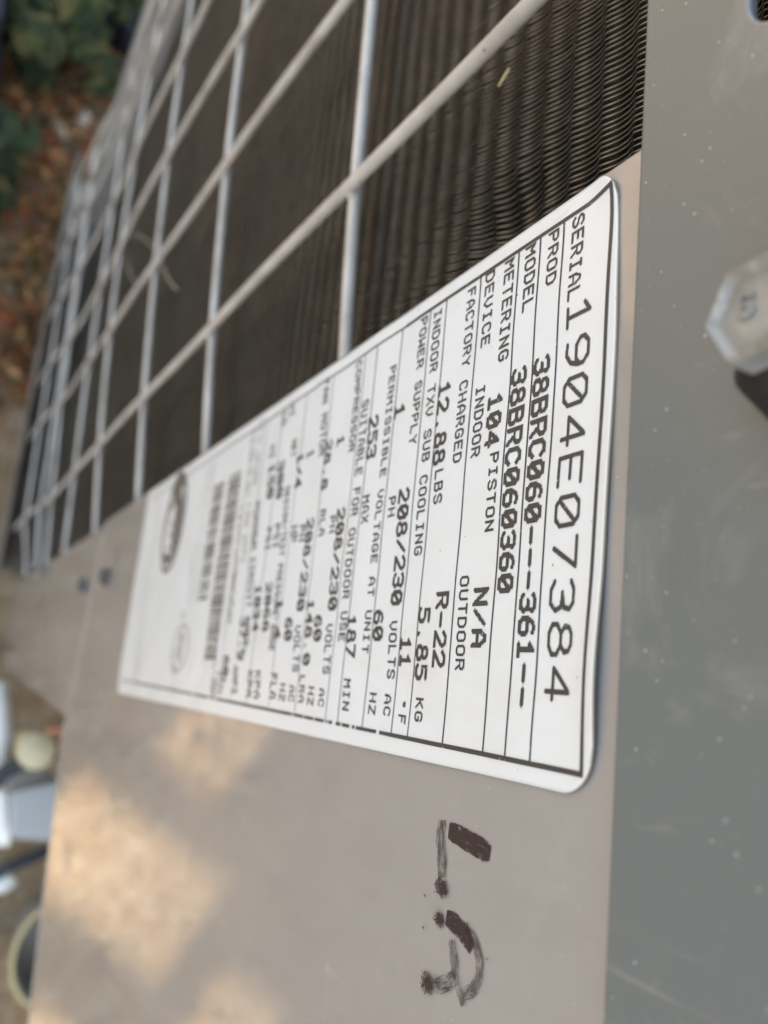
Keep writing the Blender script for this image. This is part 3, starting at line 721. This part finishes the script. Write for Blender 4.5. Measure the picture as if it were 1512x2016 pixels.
def script(cu, cv, su, sv, m):
    st = [[(-.60, .45), (-.80, .65), (-.95, .3), (-.95, -.3), (-.8, -.6), (-.55, -.4)], [(-.35, .1), (-.5, -.1), (-.45, -.35), (-.3, -.2), (-.25, .1), (-.22, -.35)],
          [(-.1, .1), (-.08, -.35)], [(-.08, 0), (.02, .15), (.1, .1)], [(.18, .1), (.2, -.35)], [(.2, 0), (.28, .15), (.36, .1)], [(.46, .1), (.48, -.35)], [(.47, .35), (.49, .4)],
          [(.58, -.1), (.72, 0), (.66, .14), (.58, -.05), (.62, -.35), (.76, -.25)], [(.84, .1), (.85, -.35)], [(.85, 0), (.92, .15), (.98, .1)]]
    Q = []
    for s_ in st:
        for a, b in zip(s_[:-1], s_[1:]): Q += line_quads((cu+a[0]*su, cv+a[1]*sv), (cu+b[0]*su, cv+b[1]*sv), .0021, .004)
    return flat('logo_script', Q, m, .00022)
script(OV[0], OV[1], .0165, .0170, MAT['smear'])
oval(.0790, -.2360, .0098, .0125, MAT['ink_grey'], r_in=.90)
flat('logo_script', line_quads((.0725, -.238), (.0850, -.234), .0036, .003) + line_quads((.074, -.232), (.083, -.243), .0014, .003) + line_quads((.0865, -.244), (.0880, -.240), .0028, .003), MAT['ink_grey'])

# ================================================================== marker writing
def stroke(pts, width, m, seed, off=.00035, name='marker_stroke', pixels=True):
    P = [Vector(at(*q)) for q in pts] if pixels else [Vector(q) for q in pts]
    # resample
    R = [P[0]]
    for a, b in zip(P[:-1], P[1:]):
        n = max(1, int((b-a).length/.0006))
        for i in range(1, n+1): R.append(a.lerp(b, i/n))
    n = len(R); V = []; F = []; A = []; L = 0
    cols = 8
    for i, q in enumerate(R):
        d = (R[min(n-1, i+1)]-R[max(0, i-1)]).normalized(); nn = Vector((-d.y, d.x))
        if i: L += (R[i]-R[i-1]).length
        e = min(i, n-1-i); wd_ = width*(1 - .25*max(0, 1-e/3))
        for k in range(cols+1):
            f = k/cols; rag = .05*noise.noise(Vector((L*900, k*5, seed))) if k in (0, cols) else 0
            pt = q+nn*wd_*(f-.5+rag*(1 if k else -1)); V.append((pt.x, pt.y, off-.0008)); A.append((L*400, f, seed*3.7))
    F = [(i*(cols+1)+k, i*(cols+1)+k+1, (i+1)*(cols+1)+k+1, (i+1)*(cols+1)+k) for i in range(n-1) for k in range(cols)]
    o = mesh_np(name, V, F, m, UNIT)
    at_ = o.data.attributes.new('stroke', 'FLOAT_VECTOR', 'POINT'); at_.data.foreach_set('vector', np.array(A, float).ravel())
    return o
def blot(x, y, r, seed, spikes=13):
    u, v = at(x, y); n = 28; V = []; A = []
    for i in range(n+1):
        for j in range(n+1):
            a, b = 2*i/n-1, 2*j/n-1; V.append((u+a*r*1.15, v+b*r*1.5, -.0002)); A.append((a+seed*3, b, math.hypot(a, b)))
    F = [(i*(n+1)+j, (i+1)*(n+1)+j, (i+1)*(n+1)+j+1, i*(n+1)+j+1) for i in range(n) for j in range(n)]
    o = mesh_np('marker_blot', V, F, MAT['mark_solid'] if r > .001 else MAT['rubber_dot'], UNIT)
    at_ = o.data.attributes.new('stroke', 'FLOAT_VECTOR', 'POINT'); at_.data.foreach_set('vector', np.array(A, float).ravel())
    return o
m = MAT['mark_solid'] = mat_new('marker_blot_ink', (.03, .02, .022), .35); t = NT(m)
an = t.n('ShaderNodeAttribute'); an.attribute_name = 'stroke'; sp = t.n('ShaderNodeSeparateXYZ'); t.l(an.outputs['Vector'], sp.inputs[0])
cb = t.n('ShaderNodeCombineXYZ'); t.l(sp.outputs[0], cb.inputs[0]); t.l(sp.outputs[1], cb.inputs[1])
al = t.math('SUBTRACT', t.noise(cb.outputs[0], 4.5, 5, .75, .8), t.math('MULTIPLY', t.math('POWER', sp.outputs[2], 1.6), .42))
t.l(t.ramp(al, [(.32, (0, 0, 0)), (.42, (1, 1, 1))]), t.b.inputs['Alpha'])
MAT['rubber_dot'] = MAT['mark_solid']
Wk = .0024
stroke([(879, 1634), (905, 1648), (932, 1664), (960, 1682)], .0040, MAT['mark_dense'], 1)
stroke([(866, 1614), (865, 1660), (866, 1700), (867, 1727)], .0042, MAT['mark_mid'], 2, .00045)
blot(867, 1748, .0025, 5)
blot(862, 1810, .0020, 6)
stroke([(874, 1806), (895, 1822), (912, 1842), (925, 1868)], .0036, MAT['mark_dense'], 3, .00035)
stroke([(914, 1826), (932, 1856), (941, 1890), (940, 1925), (926, 1952), (906, 1962)], .0027, MAT['mark_mid'], 4, .00045)
stroke([(887, 1850), (889, 1880), (892, 1908), (896, 1930)], .0032, MAT['mark_mid'], 5, .0005)
stroke([(894, 1922), (880, 1934), (862, 1940), (846, 1934)], .0034, MAT['mark_mid'], 6, .00055)
stroke([(896, 1932), (904, 1956), (909, 1980)], .0024, MAT['mark_mid'], 7, .0006)
blot(838, 1936, .0025, 8)
for x, y, r in ((834, 1763, .0004), (831, 1826, .0004), (918, 1818, .0003), (957, 1888, .0003)): blot(x, y, r, int(x), 5)
stroke([(232, 1072), (229, 1095), (222, 1115)], .0045, MAT['mark_mid'], 9, .0004)

# ================================================================== loose bits caught on the guard
a = at(1000, 133, -.012); b = at(979, 168, -.012)
tag(tube('straw', [(a[0], a[1], -.0125), ((a[0]+b[0])/2, (a[1]+b[1])/2, -.0125), (b[0], b[1], -.0125)], .00045, MAT['straw'], None, 6), 'short piece of dry straw stuck in the dark fins near the front guard wire', 'straw')
def fibre(pts, w, label):
    P = [Vector((*at(x, y, w), w)) for x, y in pts]; R = []
    for i in range(len(P)-1):
        p0, p1, p2, p3 = P[max(0, i-1)], P[i], P[i+1], P[min(len(P)-1, i+2)]
        for k in range(8):
            t_ = k/8; R.append(.5*((2*p1)+(p2-p0)*t_+(2*p0-5*p1+4*p2-p3)*t_*t_+(3*p1-p0-3*p2+p3)*t_**3))
    R.append(P[-1])
    R = [q+Vector((0, 0, .003*math.sin(i/len(R)*3))) for i, q in enumerate(R)]
    tag(tube('grass_blade', R, .0005, MAT['fibre'], None, 6), label, 'grass blade')
fibre([(252, 465), (275, 463), (300, 480), (318, 500), (335, 545), (352, 572)], .004, 'thin curled dry grass blade caught on the guard wires left of the label')
fibre([(250, 505), (262, 535), (270, 560)], .002, 'short straight dry grass blade hanging just under the curled one')

# ================================================================== shrub, litter and things on the ground
def leaves(name, n, fn, size, m, parent=None, kind='stuff'):
    V = []; F = []
    for i in range(n):
        c, nrm = fn(i); c = Vector(c); nrm = Vector(nrm).normalized()
        a = nrm.orthogonal().normalized(); a.rotate(Matrix.Rotation(random.random()*6.28, 3, nrm)); b = nrm.cross(a)
        s_ = size*(.6+.8*random.random()); bnd = nrm*s_*.25*random.uniform(-1, 1)
        k = len(V)
        V += [c-a*s_, c+b*s_*.45+bnd*.3, c+a*s_+bnd, c-b*s_*.45+bnd*.3]; F += [(k, k+1, k+2), (k, k+2, k+3)]
    return mesh_np(name, V, F, m, parent, kind=kind)
def shrub(name, cu, cw, rad, hgt, n, label):
    e = empty(name, label, 'shrub')
    for k in range(7):
        a = k*.9; q = (cu+rad*.6*math.cos(a), G+hgt*.75, cw+rad*.6*math.sin(a))
        tube('stem', [(cu+.01*math.cos(a), G-.02, cw+.01*math.sin(a)), ((cu+q[0])/2, G+hgt*.45, (cw+q[2])/2), q], .006, MAT['stem'], e, 6, radii=[.009, .006, .003])
    cl = [(cu+random.gauss(0, rad*.5), G+hgt*random.uniform(.15, 1), cw+random.gauss(0, rad*.5), random.uniform(.25, .5)*rad) for _ in range(26)]
    def fn(i):
        c = random.choice(cl); d = Vector((random.gauss(0, 1), random.gauss(0, 1), random.gauss(0, 1))).normalized()
        q = Vector(c[:3])+d*c[3]*random.random()**.4; q.y = max(q.y, G+.01); return q, d+Vector((0, .8, 0))
    leaves('foliage', n, fn, .022, MAT['leaf'], e)
    return e
q1 = atv(95, 130, G); shrub('shrub', q1[0]-.01, q1[2]+.0, .10, .20, 2800, 'low dark green shrub growing behind the far corner of the condenser')
q2 = atv(-60, 330, G); shrub('shrub', q2[0], q2[2]+.06, .10, .14, 1600, 'small green bush at the left edge of the photo beside reddish leaf litter')
def litter_fn(i):
    u = -1.25 + .95*random.random()**1.25; w = random.uniform(-.15, .55)
    dens = 1
    return (u, G+.004+random.random()*.012, w), (random.gauss(0, .5), 1, random.gauss(0, .5))
o = leaves('leaf_litter', 3600, litter_fn, .016, MAT['litter']); tag(o, 'reddish brown dry leaf litter scattered on the soil left of the condenser', 'leaf litter')
def rock(name, px, py, r, label, m, seed, h=.6):
    c = atv(px, py, G+r*.3); bm = bmesh.new(); bmesh.ops.create_icosphere(bm, subdivisions=3, radius=1)
    V = []
    for v in bm.verts:
        d = v.co.normalized(); k = r*(1+.35*noise.noise(d*1.6+Vector((seed, 0, 0))))
        V.append((c[0]+d.x*k, c[1]+d.z*k*h, c[2]+d.y*k*.8))
    F = [tuple(x.index for x in f.verts) for f in bm.faces]; bm.free()
    o = mesh_np(name, V, F, m, None, smooth=True); tag(o, label, 'stone'); return o
rock('stone', 165, 232, .016, 'small pale stone half way down the left edge of the coil, beside the shrub', MAT['stone'], 1)
rock('stone', 8, 372, .030, 'larger pale stone at the left margin below the shrub', MAT['stone'], 2)
rock('stone', 30, 318, .012, 'tiny tan stone just above the larger pale stone', MAT['stone'], 3)
MAT['stick'] = mat_new('pale_bark', (.26, .19, .13), .9)
a = atv(100, 235, G+.02); b = atv(128, 275, G+.02); tag(tube('stick', [a, ((a[0]+b[0])/2, G+.03, (a[2]+b[2])/2), b], .009, MAT['stick'], None, 8), 'short pale stick lying under the shrub', 'stick')
a = atv(222, 38, G+.02); b = atv(262, 52, G+.02); tag(tube('stick', [a, b], .008, MAT['stick'], None, 8), 'thin stick by the top of the far coil corner', 'stick')
def navy_shape(name, quad, label, hh):  # rumpled dark navy surface for a blurred background shape of unknown kind
    Q = [atv(*p_, G+hh) for p_ in quad]; V = []; n = 14
    for i in range(n+1):
        for j in range(n+1):
            f, g = i/n, j/n
            pt = [(Q[0][k]*(1-f)+Q[1][k]*f)*(1-g)+(Q[3][k]*(1-f)+Q[2][k]*f)*g for k in range(3)]
            pt[1] += .03*noise.noise(Vector((f*4, g*4, hh*9))) - (hh*.9 if i in (0, n) or j in (0, n) else 0); V.append(pt)
    F = [(i*(n+1)+j, i*(n+1)+j+1, (i+1)*(n+1)+j+1, (i+1)*(n+1)+j) for i in range(n) for j in range(n)]
    tag(mesh_np(name, V, F, MAT['tarp'], None, smooth=True), label, 'tarp')
navy_shape('tarp', [(-160, -160), (25, -60), (12, 40), (-160, 60)], 'navy blue folded tarp in the upper left corner beyond the shrub', .20)
navy_shape('tarp', [(180, -80), (330, -80), (300, 60), (232, 18)], 'dark navy tarp edge between the shrub and the coil at the top', .12)

# valves and pipes under the overhanging panel
VALVE = empty('service_valve', 'brass capped service valve under the label panel, lower left', 'valve')
c = atv(73, 1479, -1.06); Zd = 1.06+.1
tube('cap', [(c[0], c[1]-.05, c[2]), (c[0], c[1]-.003, c[2]), (c[0], c[1], c[2])], .023, MAT['brass'], VALVE, 32, radii=[.023, .023, .0205])
tube('valve_body', [(c[0], c[1]-.05, c[2]), (c[0], c[1]-.16, c[2])], .015, MAT['brass'], VALVE, 20)
tube('pipe', [(c[0], c[1]-.14, c[2]), (c[0]-.03, c[1]-.17, c[2]-.10), (c[0]-.05, c[1]-.17, c[2]-.22)], .010, MAT['copper'], VALVE, 16)
def obox(name, px, vtop, vbot, m, parent=None, bev=.006):
    Q = [atv(x, y, vtop) for x, y in px]; V = [(q[0], vtop, q[2]) for q in Q]+[(q[0], vbot, q[2]) for q in Q]; n = len(Q)
    F = [tuple(range(n)), tuple(range(2*n-1, n-1, -1))]+[(i, n+i, n+(i+1) % n, (i+1) % n) for i in range(n)]
    o = mesh_np(name, V, F, m, parent); bm = bmesh.new(); bm.from_mesh(o.data); bmesh.ops.recalc_face_normals(bm, faces=bm.faces); bm.to_mesh(o.data); bm.free()
    bevel(o, bev); return o
tag(obox('junction_box', [(22, 1560), (118, 1536), (112, 1658), (22, 1652)], -1.16, -1.33, MAT['ltgrey']), 'light grey plastic box on the ground below the brass valve', 'junction box')
tag(obox('plastic_block', [(-8, 1556), (17, 1556), (22, 1668), (-8, 1668)], -1.20, -1.33, MAT['white']), 'sunlit white plastic block beside the grey box at the left edge', 'block')
tp = [atv(x, y, -1.33) for x, y in ((-10, 1345), (-2, 1400), (2, 1450), (-10, 1510))]
tag(tube('white_pipe', tp, .016, MAT['white'], None, 20), 'white plastic pipe at the left edge level with the brass valve', 'pipe')
tp = [atv(x, y, -1.18) for x, y in ((-20, 1548), (10, 1520), (45, 1500), (110, 1480))]
tag(tube('cable', tp, .011, MAT['cable'], None, 12), 'dark blue-black cable passing beneath the brass valve', 'cable')
tp = [atv(x, y, G+.01) for x, y in ((-20, 1730), (20, 1706), (60, 1690), (130, 1660))]
tag(tube('cable', tp, .009, MAT['cable'], None, 12), 'dark cable lying on the sand below the grey plastic box', 'cable')
tp = [atv(x, y, G+.012) for x, y in ((-30, 1748), (10, 1742), (26, 1728))]
tag(tube('hose_end', tp, .012, MAT['white'], None, 12), 'pale hose end on the sand at the left margin', 'hose')
# round tub rim, lower left
def tub():
    e = empty('round_tub', 'round grey-brown tub with a cream rim half hidden behind the panel', 'tub')
    c = atv(108, 1880, G+.12); r = .058
    ring = [(c[0]+r*1.25*math.cos(a), c[1], c[2]+r*math.sin(a)) for a in np.linspace(0, 2*math.pi, 49)]
    tube('rim', ring, .0038, MAT['straw'], e, 10, cap=False)
    V = []; n = 48
    for k, (rr, h) in enumerate(((1, 0), (.93, -.10), (0.001, -.10))):
        V += [(c[0]+r*1.25*rr*math.cos(2*math.pi*i/n), c[1]+h, c[2]+r*rr*math.sin(2*math.pi*i/n)) for i in range(n)]
    F = [(k*n+i, k*n+(i+1) % n, (k+1)*n+(i+1) % n, (k+1)*n+i) for k in range(2) for i in range(n)]
    mesh_np('bowl', V, F, MAT['bowl'], e, smooth=True)
tub()

# ================================================================== added unseen slotted screen that shades the scene and shapes the sun patches
def slotted_sun_mask():
    e = empty('block_wall', 'tall grey block screen wall with narrow slots standing beyond the right end of the condenser', 'wall')
    N = 4.0; T = .02; te = math.tan(math.radians(SUN_EL))
    sd = (.55, .83); nd = (.83, -.55)
    hh = lambda n_: (N-n_)*te
    holes = [(.285, .625, hh(.335), hh(.135)), (.36, .62, hh(.62), hh(.44)), (.36, .51, hh(.050), hh(-.20)), (.71, .86, hh(.52), hh(.24))]
    ss = sorted(set([-3.2, 3.6]+[h[0] for h in holes]+[h[1] for h in holes])); hs = sorted(set([0, 4.57]+[h[2] for h in holes]+[h[3] for h in holes]))
    V = []; F = []
    def P(s_, h, n_): return (sd[0]*s_+nd[0]*n_, G+h, sd[1]*s_+nd[1]*n_)
    for a, b in zip(ss[:-1], ss[1:]):
        for c_, d_ in zip(hs[:-1], hs[1:]):
            if any(h[0] <= (a+b)/2 <= h[1] and h[2] <= (c_+d_)/2 <= h[3] for h in holes): continue
            k = len(V); V += [P(x, y, z) for x in (a, b) for y in (c_, d_) for z in (N, N+T)]
            F += [(k, k+1, k+3, k+2), (k+4, k+6, k+7, k+5), (k, k+4, k+5, k+1), (k+2, k+3, k+7, k+6), (k, k+2, k+6, k+4), (k+1, k+5, k+7, k+3)]
    mesh_np('wall', V, F, MAT['block'], e)
slotted_sun_mask()
